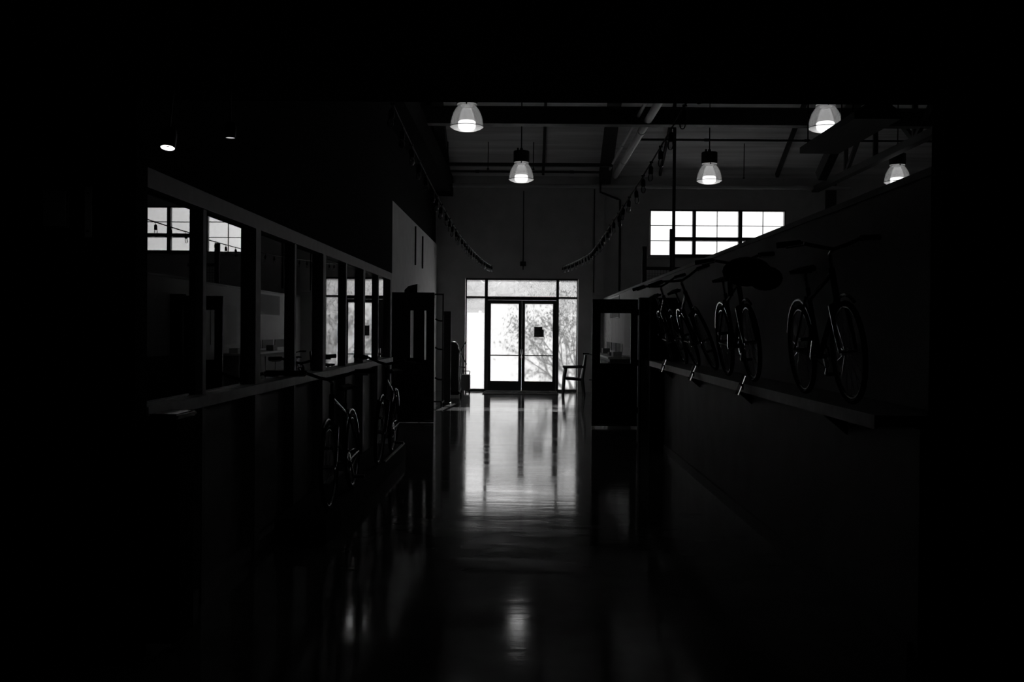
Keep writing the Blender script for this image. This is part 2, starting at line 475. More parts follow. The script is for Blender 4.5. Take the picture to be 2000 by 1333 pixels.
pipe('main_pipe', [(2.38, 10, 5.72), (2.38, 26.3, 5.72)], .075, 'thick pale pipe running lengthwise under the roof above right partition',
     extra=ring_couplings((12.5, 16.2, 20.4, 24), 2.38, 5.72, .09))
pipe('branch_pipe', [(2.2, 10, 5.82), (2.2, 26.3, 5.82)], .035, 'thinner pipe running beside the thick lengthwise pipe',
     extra=ring_couplings((14, 18.2, 22.5), 2.2, 5.82, .045))
pipe('offset_pipe', [(2.0, 26.25, 5.55), (2.0, 26.3, 5.3), (2.45, 26.35, 5.13), (2.55, END - .04, 5.13), (2.55, END - .04, 2.7)], .028,
     'dark bent pipe dropping down the wall near the high window', 'steel')
pipe('wall_conduit', [(-.02, END - .02, 5.35), (-.02, END - .02, 3.25)], .014, 'thin vertical conduit centred above the entrance doors', 'steel',
     cat='conduit', extra=lambda mb: mb.box(-.1, .06, END - .06, END, 3.35, 3.47))
pipe('corner_conduit', [(1.86, END - .115, 5.4), (1.86, END - .115, 2.65)], .014, 'thin vertical conduit on the pilaster right of the entrance', 'steel', cat='conduit')
pipe('drop_rod', [(-2.3, 21.1, 3.82), (-2.3, 21.1, 3.0)], .018, 'longer dark rod on the pale left wall', 'steel', cat='rod')
pipe('drop_rod', [(-2.3, 22.6, 3.75), (-2.3, 22.6, 3.02)], .018, 'shorter dark rod on the pale left wall', 'steel', cat='rod')
for x, lab in ((-1.95, 'sprinkler drop near the left girder'), (-.93, 'sprinkler drop left of the second lamp'), (.22, 'sprinkler drop right of the second lamp'), (5.55, 'sprinkler drop right of the third lamp')):
    zz = 5.75 if x < 2 else 5.56
    t = MB().tube([(x, 25.3, roof_z(25.3) - .02), (x, 25.3, zz)], .012, 6)
    t.lathe([(.001, zz - .05), (.035, zz - .04), (.02, zz), (.001, zz + .01)], (x, 25.3, 0), 8)
    tag(t.build('sprinkler_drop', 'steel'), lab, 'sprinkler')

# truss on the far right
tr = thing('roof_truss', 'dark lattice truss running lengthwise on the far right', 'truss', kind='structure')
TX, TZ0, TZ1 = 7.7, 5.45, 6.95
MB().box(TX - .09, TX + .09, 10, 26.5, TZ0 - .09, TZ0 + .06).build('lower_chord', 'steel', tr, smooth=False)
MB().box(TX - .07, TX + .07, 10, 24.2, TZ1 - .06, TZ1 + .06).build('upper_chord', 'steel', tr, smooth=False)
ys = [11, 13.2, 15.4, 17.6, 19.8, 22.0, 24.0]
for k, y in enumerate(ys):
    MB().bar((TX, y, TZ0), (TX, y, TZ1), .09, .09).build('web_post', 'steel', tr, smooth=False)
    if k:
        z0, z1 = (TZ0, TZ1) if k % 2 else (TZ1, TZ0)
        MB().bar((TX, ys[k - 1], z0), (TX, y, z1), .08, .10).build('web_brace', 'steel', tr, smooth=False)
br = MB().bar((6.75, 22.8, 5.2), (7.1, 20.2, 7.3), .2, .26)
s_beam('brace', br, 'thick slanted brace left of the lattice truss', 'brace')

# hanging trough left of the truss
hu = thing('air_duct', 'dark flat duct box hanging below the fourth lamp', 'duct', (4.86, 14.9, 4.58))
m = MB().prism([(-.34, 0), (.30, 0), (.30, .10), (.10, .24), (-.12, .24), (-.34, .10)], -1.15, 1.55, 'Y')
m.build('duct_body', 'steel', hu, smooth=False)
for yy in (-.9, 1.3):
    for xx in (-.28, .26):
        MB().tube([(xx, yy, .1), (xx, yy, roof_z(12) - 4.9 - (abs(14.9 + yy - 12)) * PITCH + .3)], .012, 6).build('hanger_rod', 'steel', hu)
g = MB()
for k in range(12): g.box(-.3 + k * .05, -.28 + k * .05, 1.55, 1.56, .01, .1)
g.build('end_grille', 'steel', hu, smooth=False)

# ------------------------------------------------------------------ pendant lamps
def make_lamp(label, x, y, z):
    t = thing('pendant_lamp', label, 'lamp', (x, y, z), group='acrylic high-bay pendant lamps')
    sh = MB()
    prof = [(.283, .07), (.281, .12), (.272, .18), (.254, .25), (.225, .32), (.188, .38), (.152, .425)]
    sh.lathe(prof, n=40)
    sh.build('shade', 'shade', t)
    ln = MB().lathe([(.288, .068), (.24, .035), (.18, .012), (.10, .0), (.02, -.004), (.001, -.004)], n=40)
    ln.build('lens', 'lens', t)
    rim = MB(); rim.tube([(.286 * math.cos(a), .286 * math.sin(a), .068) for a in [2 * math.pi * k / 40 for k in range(40)]], .006, 6, closed=True)
    rim.build('rim', 'steel', t)
    bl = MB().lathe([(.001, .01), (.08, .014), (.135, .04), (.15, .08), (.148, .15), (.13, .165), (.001, .17)], n=28)
    bl.build('bulb', 'lamp', t)
    co = MB().lathe([(.146, .425), (.164, .432), (.164, .455), (.10, .458), (.10, .425)], n=36, close=True)
    co.build('collar', 'lens', t)
    ho = MB().lathe([(.001, .455), (.176, .455), (.18, .46), (.18, .70), (.172, .71), (.04, .72), (.03, .78), (.001, .78)], n=28)
    ho.box(-.1, -.06, -.03, .03, .70, .78)
    ho.build('housing', 'black', t)
    MB().tube([(0, 0, .76), (0, 0, roof_z(y) - z - .02)], .014, 8).build('rod', 'steel', t)
    MB().box(-.012, .012, -.165, -.158, .42, .456).build('latch', 'black', t, smooth=False)
    return t
make_lamp('lit pendant lamp nearest over the corridor with its cap against the dark header', -.992, 17.0, 5.03)
make_lamp('lit pendant lamp over the middle of the corridor above the entrance', -.076, 22.68, 5.0)
make_lamp('lit pendant lamp above the high window', 4.19, 22.68, 5.0)
make_lamp('lit pendant lamp partly hidden by the dark hanging duct', 5.10, 17.0, 5.05)
make_lamp('lit pendant lamp sunk behind the top edge of the right partition', 8.44, 22.68, 5.0)

# ------------------------------------------------------------------ string lights
HOLD = None
def string(label, xf, group):
    t = thing('string_lights', label, 'string lights', (0, 0, 0), group=group)
    def pos(y):
        k = .0040 if y < 14.5 else .0021
        return Vector((xf(y), y, 3.05 + k * (y - 14.5) ** 2))
    MB().tube([pos(HDR + .17 + (END - HDR - .2) * i / 70) for i in range(71)], .008, 6).build('cable', 'cable', t)
    global HOLD
    y = HDR + .6; i = 0
    random.seed(5)
    while y < END - .1:
        p = pos(y)
        if HOLD is None:
            so = MB().tube([(0, 0, 0), (0, 0, -.05)], .004, 5)
            so.lathe([(.001, -.03), (.012, -.034), (.021, -.05), (.022, -.10), (.019, -.106), (.001, -.106)], n=12)
            so.tube([(0, -.015, .0), (0, .015, .0)], .010, 6)
            h = so.build('lamp_holder', 'black')
            gl = MB().lathe([(.014, -.104), (.019, -.115), (.024, -.135), (.022, -.155), (.013, -.17), (.001, -.174)], n=14)
            gl.build('bulb', 'bulbglass', h)
            HOLD = h; c = h
        else:
            c = copy_tree(HOLD)
        c.parent = t; c.location = p
        c.rotation_euler = (random.uniform(-.12, .12), random.uniform(-.12, .12), random.uniform(0, 6))
        y += .62; i += 1
    return t
string('black string of bare bulbs sagging along the left of the corridor', lambda y: -.96 + .12 * max(0, (y - 15) / 11.6), 'sagging bulb strings')
string('black string of bare bulbs sagging along the right of the corridor', lambda y: 1.15 + .09 * max(0, (y - 13) / 5.3) if y < 18.3 else 1.24 - .2 * (y - 18.3) / 8.2, 'sagging bulb strings')

# ------------------------------------------------------------------ open doors
def hinge_knuckles(x, y, zs, m):
    for z in zs: m.tube([(x, y, z - .05), (x, y, z + .05)], .012, 8)
d3 = thing('door_3', 'black half-glazed door standing open on the right side', 'door', (1.935, 16.8, 0), kind='structure')
X0, X1 = 1.163 - 1.935, -.008
gx0, gx1 = 1.30 - 1.935, 1.81 - 1.935
m = MB()
m.box(X0, gx0, -.022, .022, .03, 2.17).box(gx1, X1, -.022, .022, .03, 2.17)
m.box(gx0, gx1, -.022, .022, .03, 1.09).box(gx0, gx1, -.022, .022, 1.935, 2.17)
m.build('leaf', 'black', d3, smooth=False)
MB().box(gx0, gx1, -.003, .003, 1.09, 1.935).build('glass_pane', 'clear', d3, smooth=False)
MB().box(X0 + .1, X1 - .04, -.027, -.022, .04, .065).build('kick_plate', 'chrome', d3, smooth=False)
hb = MB(); hinge_knuckles(.0, 0, (.3, 1.1, 1.95), hb); hb.build('hinge', 'steel', d3)
k = MB().tube([(X0 + .06, -.02, 1.0), (X0 + .06, -.07, 1.0), (X0 + .17, -.07, 1.0)], .011, 8)
k.tube([(X0 + .06, .02, 1.0), (X0 + .06, .07, 1.0), (X0 + .17, .07, 1.0)], .011, 8)
k.build('handle', 'steel', d3)
st('trim_6', MB().box(1.955, 2.15, 16.72, 16.95, 0, 2.2), 'wall_black', 'black jamb post of the open right door', 'jamb')

d4 = thing('door_4', 'black half-glazed door standing open on the left side', 'door', (-2.31, 17.4, 0), kind='structure')
m = MB()
for a, b_ in ((0.01, .335), (.39, .58), (.615, .755)): m.box(a, b_, -.022, .022, .006, 2.28)
for a, b_ in ((.335, .39), (.58, .615)): m.box(a, b_, -.022, .022, .006, 1.1).box(a, b_, -.022, .022, 1.965, 2.28)
m.build('leaf', 'black', d4, smooth=False)
for a, b_ in ((.335, .39), (.58, .615)): MB().box(a, b_, -.003, .003, 1.1, 1.965).build('glass_pane', 'clear', d4, smooth=False)
MB().box(.60, .745, -.027, -.022, .035, .05).build('kick_plate', 'chrome', d4, smooth=False)
k = MB().tube([(.7, -.02, 1.0), (.7, -.07, 1.0), (.6, -.07, 1.0)], .011, 8); k.build('handle', 'steel', d4)

# ------------------------------------------------------------------ left side furniture near the entrance
rk = thing('garment_rack', 'dark wheeled rack with hooks standing behind the open left door', 'rack', (-1.72, 21.3, 0))
for xx in (-.50, 0): MB().bar((xx, 0, .08), (xx, 0, 2.39), .03, .03).build('upright', 'steel', rk, smooth=False)
MB().bar((-.52, 0, 2.39), (.015, 0, 2.39), .035, .035).build('top_bar', 'steel', rk, smooth=False)
MB().bar((-.50, -.3, .09), (-.50, .3, .09), .04, .04).bar((0, -.3, .09), (0, .3, .09), .04, .04).bar((-.5, 0, .09), (0, 0, .09), .03, .03).build('base', 'steel', rk, smooth=False)
for z in (1.83, 1.22, .57):
    MB().tube([(-.16, 0, z + .03), (-.10, -.02, z), (-.03, -.02, z - .01), (0, 0, z + .0)], .02, 6).build('hook', 'steel', rk)
for xx in (-.5, 0):
    for yy in (-.27, .27):
        MB().lathe([(.001, -.015), (.035, -.015), (.035, .015), (.001, .015)], (xx, yy, .036), 12, 'X').build('caster', 'rubber', rk)
bp = thing('freestanding_board', 'black upright board standing beside the hooked rack', 'board', (-1.67, 21.95, 0))
MB().bbox(-.10, .075, -.025, .025, .03, 2.04, .008).build('board', 'black', bp)
MB().box(-.12, .085, -.2, .2, 0, .03).build('foot', 'black', bp, smooth=False)
bx = thing('speaker_box', 'small black box sitting on top of the open left door head', 'speaker', (-1.98, 17.75, 2.27))
st('trim_7', MB().box(-2.32, -1.6, 17.55, 17.95, 2.2, 2.27), 'wall_black', 'black shelf behind the open left door top', 'shelf')
MB().prism([(-.13, 0), (.10, 0), (.10, .17), (-.06, .13), (-.13, .06)], -.14, .14, 'Y').build('cabinet', 'black', bx, smooth=False)
MB().lathe([(.001, 0), (.05, -.004), (.055, -.01)], (-.0, -.14, .06), 16, 'Y').build('cone', 'rubber', bx)
rc = thing('rolling_case', 'dark upright wheeled case left of the entrance sidelight', 'case', (-1.49, 25.9, 0))
MB().bbox(-.115, .115, -.17, .17, .06, .47, .02).build('body', 'card', rc)
MB().tube([(-.10, -.1, .46), (-.115, -.1, .55), (-.1, -.1, .565), (.1, -.1, .565), (.115, -.1, .55), (.1, -.1, .46)], .011, 8).build('handle', 'black', rc)
for xx in (-.1, .1):
    for yy in (-.12, .12): MB().lathe([(.001, -.012), (.032, -.012), (.032, .012), (.001, .012)], (xx, yy, .032), 12, 'X').build('caster', 'rubber', rc)
gb = thing('folded_stroller', 'dark folded stroller with thin rods sticking out, left of the entrance', 'stroller', (-1.70, 24.3, 0))
MB().lathe([(.001, .10), (.12, .10), (.15, .16), (.14, .5), (.155, .9), (.15, 1.1), (.12, 1.26), (.06, 1.34), (.001, 1.35)], n=20).build('body', 'black', gb)
MB().bbox(-.14, .16, -.16, .16, .05, .13, .02).build('base', 'rubber', gb)
MB().tube([(.10, -.05, 1.2), (.17, -.05, 1.08), (.19, -.05, .85), (.17, -.05, .5), (.18, -.05, .2), (.14, -.05, .1)], .016, 8).build('frame_tube', 'chrome', gb)
for a, b_ in (((.12, 0, 1.02), (.30, 0, 1.34)), ((.16, 0, 1.12), (.31, 0, .80)), ((.10, 0, .74), (.27, 0, .72))):
    h = MB().tube([a, b_], .011, 8); h.ball(b_, .02); h.build('handle', 'black', gb)
for yy in (-.12, .12):
    for xx in (-.1, .19): MB().lathe([(.001, -.015), (.05, -.015), (.055, 0), (.05, .015), (.001, .015)], (xx, yy, .055), 14, 'X').build('wheel', 'rubber', gb)

# ------------------------------------------------------------------ right side: pictures, shelf, chair
WX = 2.15
def flat_on_right(name, y0, y1, z0, z1, m, label, cat, group=None, th=.015, inner=None):
    t = thing(name, label, cat, (WX, (y0 + y1) / 2, z0), group=group)
    MB().box(-th, 0, -(y1 - y0) / 2, (y1 - y0) / 2, 0, z1 - z0).build('board', m, t, smooth=False)
    if inner: MB().box(-th - .003, -th, -(y1 - y0) / 2 + .02, (y1 - y0) / 2 - .02, .02, z1 - z0 - .02).build('print', inner, t, smooth=False)
    return t
flat_on_right('wall_poster', 22.3, 24.6, 1.93, 2.44, 'pale', 'grey poster high on the pale wall seen through the open right door', 'poster', inner='poster')
cards = ((24.15, 25.5), (22.99, 23.95), (22.17, 22.84))
for k, (a, b_) in enumerate(cards):
    flat_on_right('sample_card', a, b_, 1.17, 1.36, 'card', ('dark card at the far end of the row under the poster', 'second dark card from the entrance in the row under the poster',
                  'dark card beside the two pale slips under the poster')[k], 'card', 'row of dark cards under the poster')
for k, (a, b_) in enumerate(((21.9, 22.09), (21.54, 21.78))):
    flat_on_right('paper_slip', a, b_, 1.17, 1.36, 'paper', ('narrow pale slip touching the dark cards', 'narrow pale slip at the end of the card row nearest the open door')[k], 'slip', 'two pale slips')
flat_on_right('wall_panel', 19.3, 21.05, 1.3, 2.1, 'paper', 'plain pale panel on the wall seen at the right of the open door glass', 'panel')
ct = thing('side_counter', 'low counter with stacked boxes along the pale right wall', 'counter', (1.9, 21.55, 0))
MB().bbox(-.22, .24, -1.85, 1.85, 1.08, 1.12, .006).build('worktop', 'wood', ct)
MB().box(-.18, .24, -1.8, 1.8, .05, 1.08).build('carcass', 'card', ct, smooth=False)
for k, yy in enumerate((-1.3, -.43, .43, 1.3)):
    MB().box(-.2, -.18, yy - .4, yy + .4, .12, 1.02).build('door', 'poster', ct, smooth=False)
for k, (yy, hh, ww) in enumerate(((20.2, .1, .18), (21.0, .07, .2), (22.9, .12, .16))):
    b_ = thing('carton', ('pale carton on the counter end nearest the open door', 'low carton on the middle of the side counter', 'carton on the counter end nearest the entrance')[k], 'carton', (1.9, yy, 1.12), group='cartons on the side counter')
    MB().bbox(-ww / 2, ww / 2, -.2, .2, 0, hh, .004).build('box', ('paper', 'card', 'poster')[k], b_)
    MB().box(-ww / 2 + .01, ww / 2 - .01, -.02, .02, hh, hh + .002).build('tape', 'wood', b_, smooth=False)

ch = thing('armchair', 'dark moulded armchair facing left before the right entrance sidelight', 'chair', (1.30, 25.55, 0))
m = MB().prism([(-.24, .43), (-.25, .46), (.18, .42), (.22, .40), (.18, .36), (-.2, .385)], -.24, .24, 'Y'); m.build('seat', 'black', ch)
m = MB().prism([(.17, .40), (.23, .40), (.30, .75), (.33, 1.04), (.29, 1.06), (.24, .76)], -.22, .22, 'Y'); m.build('backrest', 'black', ch)
for yy in (-.26, .26):
    MB().bar((-.27, yy, .70), (.29, yy, .715), .055, .055).build('armrest', 'black', ch)
    MB().tube([(-.27, yy, 0), (-.24, yy, .45), (-.20, yy, .70)], [.026, .036, .032], 8).build('leg', 'black', ch)
    MB().tube([(.27, yy, 0), (.22, yy, .42), (.27, yy, .72)], [.026, .036, .03], 8).build('leg', 'black', ch)

# tall rack behind the right partition
sr = thing('storage_rack', 'tall dark steel rack rising behind the right partition before the high window', 'rack', (3.12, 21.0, 0))
for xx in (0, 2.75): MB().box(xx - .055, xx + .055, -.05, .05, 0, 3.79 if xx == 0 else 3.6).build('upright', 'steel', sr, smooth=False)
MB().box(-.585 - .045, -.585 + .045, -.05, .05, 0, 3.42).build('upright', 'steel', sr, smooth=False)
for x0, z in ((0, 3.59), (0, 3.23), (-.58, 2.96)):
    MB().box(x0, 2.75 if z > 3 else .2, -.03, .03, z - .035, z + .035).build('shelf_beam', 'steel', sr, smooth=False)
g = MB()
for k in range(9): g.bar((-.54 + k * .06, 0, 2.2), (-.54 + k * .06, 0, 2.93), .006, .006)
for k in range(12): g.bar((-.56, 0, 2.2 + k * .06), (-.05, 0, 2.2 + k * .06), .006, .006)
g.build('wire_mesh', 'steel', sr, smooth=False)
pipe('tall_pole', [(3.13, 20.9, 0), (3.13, 20.9, roof_z(20.9) - .02)], .035, 'slim dark pole rising to the roof beside the storage rack', 'steel', 'pole')

# ------------------------------------------------------------------ bicycles
def make_bike():
    """rolls along +Y away from its handlebar: the front wheel points to -Y; wheels touch z=0"""
    t = thing('bicycle', 'bicycle', 'bicycle')
    rw = .335; fy, ry = -.53, .53
    head_t, head_b = Vector((0, -.33, .86)), Vector((0, -.385, .66))
    bb = Vector((0, .10, .29)); seat_t = Vector((0, .26, .78))
    fr = MB()
    fr.tube([head_b + Vector((0, 0, .03)), bb], .02, 8).tube([head_t, seat_t - Vector((0, .02, .08))], .017, 8).tube([bb, seat_t], .017, 8).tube([head_t + Vector((0, .01, .03)), head_b], .022, 8)
    for s in (-1, 1):
        fr.tube([bb + Vector((s * .03, 0, 0)), (s * .055, ry, rw)], .010, 6).tube([seat_t + Vector((s * .02, 0, -.06)), (s * .055, ry, rw)], .009, 6)
    fr.build('frame', 'bikeframe', t)
    fk = MB().tube([head_b + Vector((0, .02, .05)), head_b], .02, 8)
    for s in (-1, 1): fk.tube([head_b, head_b + Vector((s * .05, -.01, -.02)), (s * .055, fy + .05, .45), (s * .052, fy, rw)], [.016, .016, .013, .010], 8)
    fk.build('fork', 'bikeframe', t)
    st_ = MB().tube([head_t, head_t + Vector((0, .03, .12)), head_t + Vector((0, -.06, .15))], .015, 8); st_.build('stem', 'chrome', t)
    hc = head_t + Vector((0, -.06, .15))
    hbm = MB().tube([hc + Vector((-.33, .10, .06)), hc + Vector((-.2, .04, .06)), hc + Vector((-.08, 0, .02)), hc, hc + Vector((.08, 0, .02)), hc + Vector((.2, .04, .06)), hc + Vector((.33, .10, .06))], .013, 8)
    hb = hbm.build('handlebar', 'black', t)
    for s in (-1, 1):
        MB().tube([hc + Vector((s * .20, .04, .06)), hc + Vector((s * .34, .105, .06))], .021, 10).build('grip', 'rubber', hb)
        MB().tube([hc + Vector((s * .18, .03, .06)), hc + Vector((s * .2, -.02, .04)), hc + Vector((s * .30, .03, .035))], .007, 6).build('brake_lever', 'chrome', hb)
    sp = MB().tube([seat_t - Vector((0, .02, .06)), seat_t + Vector((0, .04, .12))], .013, 8); sp.build('seat_post', 'chrome', t)
    sa = MB()
    sz = seat_t.z + .13
    prof = [(-.22, .022), (-.12, .03), (0, .05), (.08, .085), (.12, .08)]
    top = []; bot = []
    bmv = sa.bm
    for yy, ww in prof:
        top.append([bmv.verts.new((a * ww, seat_t.y + .05 + yy, sz + .03 - .02 * abs(a))) for a in (-1, -.5, 0, .5, 1)])
        bot.append([bmv.verts.new((a * ww * .9, seat_t.y + .05 + yy, sz - .015)) for a in (-1, -.5, 0, .5, 1)])
    for i in range(len(prof) - 1):
        for j in range(4):
            bmv.faces.new((top[i][j], top[i][j + 1], top[i + 1][j + 1], top[i + 1][j])); bmv.faces.new((bot[i][j + 1], bot[i][j], bot[i + 1][j], bot[i + 1][j + 1]))
        bmv.faces.new((top[i][0], top[i + 1][0], bot[i + 1][0], bot[i][0])); bmv.faces.new((top[i + 1][4], top[i][4], bot[i][4], bot[i + 1][4]))
    for e in (0, -1):
        for j in range(4): bmv.faces.new((top[e][j], top[e][j + 1], bot[e][j + 1], bot[e][j]))
    sa.build('saddle', 'rubber', t)
    for yy in (fy, ry):
        ty = MB(); ty.tube([(0, yy + rw * .945 * math.cos(a), rw + rw * .945 * math.sin(a)) for a in [2 * math.pi * k / 36 for k in range(36)]], .0185, 8, closed=True)
        wv = ty.build('wheel', 'rubber', t)
        rm = MB(); rm.tube([(0, yy + .295 * math.cos(a), rw + .295 * math.sin(a)) for a in [2 * math.pi * k / 36 for k in range(36)]], .009, 6, closed=True)
        for k in range(24):
            a = 2 * math.pi * k / 24; s = (-1) ** k
            rm.tube([(s * .022, yy, rw), (0, yy + .29 * math.cos(a), rw + .29 * math.sin(a))], .0012, 3, caps=False)
        rm.build('rim', 'chrome', wv)
        MB().lathe([(.001, -.05), (.018, -.05), (.018, .05), (.001, .05)], (0, yy, rw), 10, 'X').build('hub', 'chrome', wv)
        fd = MB()
        a0, a1 = (R(20), R(150)) if yy > 0 else (R(40), R(120))
        fd.tube([(0, yy + .37 * math.cos(a0 + (a1 - a0) * k / 14), rw + .37 * math.sin(a0 + (a1 - a0) * k / 14)) for k in range(15)], .012, 6)
        fd.build('mudguard', 'chrome' if yy > 0 else 'bikeframe', t)
    cr = MB().lathe([(.06, .045), (.09, .045), (.09, .049), (.06, .049)], bb, 24, 'X', close=True)
    for k in range(5):
        a = 2 * math.pi * k / 5; cr.bar(bb + Vector((.047, 0, 0)), bb + Vector((.047, .07 * math.cos(a), .07 * math.sin(a))), .012, .004)
    cr.bar(bb + Vector((.06, 0, 0)), bb + Vector((.065, .10, -.135)), .018, .014).bar(bb + Vector((-.06, 0, 0)), bb + Vector((-.065, -.10, .135)), .018, .014)
    cr.tube([bb + Vector((-.065, 0, 0)), bb + Vector((.065, 0, 0))], .016, 8)
    cr.build('crankset', 'chrome', t)
    for s in (-1, 1):
        c = bb + Vector((s * .065, -s * -.10 if s > 0 else -.10, -s * .135))
        MB().bbox(min(c.x, c.x + s * .095), max(c.x, c.x + s * .095), c.y - .035, c.y + .035, c.z - .012, c.z + .012, .004).build('pedal', 'black', t)
    cn = MB(); cn.tube([(.047, bb.y, bb.z + .088), (.047, ry, rw + .035), (.047, ry + .035, rw), (.047, ry, rw - .035), (.047, bb.y, bb.z - .088), (.047, bb.y - .088, bb.z)], .004, 4, closed=True)
    cn.build('chain', 'chrome', t)
    return t
proto = make_bike()
used = []
def bike(label, x, y, z, lean=0.0, yaw=0.0, sc=1.0, steer=0.0, group=None):
    o = proto if not used else copy_tree(proto)
    used.append(o)
    o.location = (x, y, z + LIFT); o.rotation_mode = 'ZXY'
    o.rotation_euler = (0, R(lean), R(yaw)); o.scale = (sc, sc, sc)
    o['label'] = label
    if group: o['group'] = group
    return o
GR = 'bicycles on the shelf along the right wall'
SH = 1.225
LIFT = .004
b4 = bike('bicycle with a bulky dark bag, on the right shelf above the dark straps', 1.88, 8.6, SH, lean=-7, sc=.96, group=GR)
bike('bicycle on the right shelf nearest the viewer in deep shadow', 1.86, 6.1, SH, lean=-5, sc=.88, group=GR)
bike('strongly tilted bicycle on the right shelf next to the bag-carrying bicycle', 2.03, 11.0, SH, lean=-20, group=GR)
bike('tilted bicycle on the far end of the right shelf beside the open door', 2.01, 12.8, SH, lean=-17, group=GR)
PZ = .18
GL = 'bicycles parked along the left partition'
bike('tall bicycle with wide dark handlebar parked before the left glass partition', -1.53, 8.45, PZ, lean=-2, sc=1.02, group=GL)
bike('bicycle with glinting frame parked near the far end of the left partition', -1.53, 11.1, PZ, lean=3, sc=1.06, group=GL)
bike('bicycle leaning behind the open right door near the armchair', 1.78, 24.45, 0, lean=1)

pb = thing('saddle_bag', 'bulky dark bag hung on the handlebar of a bicycle on the right shelf', 'bag', (1.80, 8.05, 2.12))
MB().ball((0, 0, 0), .20, .13, .12).ball((.16, .05, -.05), .14, .12, .10).build('body', 'rubber', pb)
MB().tube([(-.14, -.1, .0), (-.16, -.11, -.1), (-.15, -.1, -.2)], .02, 8).build('strap', 'black', pb)
MB().tube([(-.155, -.118, -.02), (-.17, -.128, -.10)], .006, 6).build('buckle', 'chrome', pb)

# shelf with its brackets
ds = thing('display_shelf', 'long pale-edged shelf carrying bicycles along the right wall', 'shelf', (0, 0, 0))
MB().box(1.76, 2.149, HDR + .2, 13.76, 1.165, SH).build('board', 'wood', ds, smooth=False)
MB().box(1.745, 1.76, HDR + .2, 13.76, 1.155, SH).build('edge_strip', 'wood', ds, smooth=False)
for y in (6, 8.5, 11, 13): MB().prism([(1.78, 1.165), (1.95, 1.165), (1.95, 1.02)], y - .015, y + .015, 'Y').build('bracket', 'steel', ds, smooth=False)
for k, y in enumerate((12.2, 10.1, 7.85)):
    t = thing('wheel_stop', ('pale angled strap on the shelf edge nearest the open door', 'pale angled strap in the middle of the shelf edge', 'dim angled strap on the shelf edge under the bag-carrying bicycle')[k],
              'strap', (1.722, y, 1.13), group='angled straps over the shelf edge')
    MB().tube([(-.035, 0, .01), (-.02, 0, .05), (.01, 0, .13), (.02, 0, .16)], .018, 16).build('strip', 'acrylic', t)
    MB().box(-.004, .012, -.02, .02, .05, .095).build('clip', 'steel', t, smooth=False)

# plinth under the left bicycles
pl = thing('display_plinth', 'low dark plinth under the bicycles along the left partition', 'plinth', (0, 0, 0))
MB().box(-1.87, -1.48, 7.5, 12.6, 0, PZ - .012).build('deck', 'mat', pl, smooth=False)
MB().box(-1.87, -1.48, 7.5, 12.6, PZ - .012, PZ).build('top_sheet', 'mat', pl, smooth=False)
MB().box(-1.51, -1.485, 10.8, 12.55, PZ, PZ + .015).build('edge_highlight', 'pale', pl, smooth=False)  # pale strips put in as the highlights along the plinth's edges
MB().box(-1.86, -1.80, 9.2, 10.0, PZ, PZ + .015).build('edge_highlight', 'pale', pl, smooth=False)

# ------------------------------------------------------------------ near dark end
sl = thing('spotlight', 'small lit spotlight over the near end of the left partition', 'spotlight', (-1.60, 4.45, 2.435))
sl.rotation_euler = (R(-14), 0, 0)
MB().lathe([(.031, 0), (.034, .012), (.036, .06), (.03, .09), (.001, .095)], n=24).build('can', 'black', sl)
MB().lathe([(.018, .012), (.030, .004), (.030, .0), (.024, -.002), (.016, .004)], n=24, close=True).build('glowing_ring', 'spot', sl)
MB().lathe([(.001, .012), (.017, .012)], n=16).build('lens', 'darkcard', sl)
MB().tube([(0, 0, .09), (0, 0, 2.75 - 2.435)], .005, 6).build('stem', 'black', sl)
window_glint = thing('spotlight', 'small dim glow added as a window reflection over the left partition', 'spotlight', (-1.333, 4.5, 2.49))  # no lamp seen here: glowing disc added for a reflection of the high window
MB().lathe([(.022, 0), (.024, .012), (.026, .05), (.02, .07), (.001, .075)], n=20).build('can', 'black', window_glint)
MB().lathe([(.001, .002), (.020, .002)], n=16).build('lens', 'glintdim', window_glint)
MB().tube([(0, 0, .07), (0, 0, 2.75 - 2.49)], .004, 6).build('stem', 'black', window_glint)
nb = thing('wall_notice', 'faint pale notice on the black wall at far left', 'notice', (-2.245, HDR - .012, 2.1))
MB().box(-.065, .065, 0, .012, 0, .19).build('board', 'poster', nb, smooth=False)
MB().box(-.055, .055, -.002, 0, .01, .18).build('sheet', 'paper', nb, smooth=False)
sp = thing('door_plate', 'narrow pale metal strip on the black wall left of the glass', 'plate', (-2.085, HDR - .008, 2.06))
MB().box(-.016, .016, 0, .008, 0, .24).build('plate', 'pale', sp, smooth=False)
for z in (.03, .21): MB().ball((0, -.001, z), .005).build('screw', 'steel', sp)
bn = thing('low_cabinet', 'dark low cabinet with a glinting top edge at the near end of the left partition', 'cabinet', (-1.79, 5.05, 0))
MB().bbox(-.08, .07, -.13, .15, .05, 1.17, .006).build('body', 'near_black', bn)
MB().bbox(-.085, .08, -.14, .16, 1.17, 1.2, .008).build('worktop', 'bikeframe', bn)
MB().box(.07, .078, -.1, .12, .1, 1.1).build('door', 'near_black', bn, smooth=False)

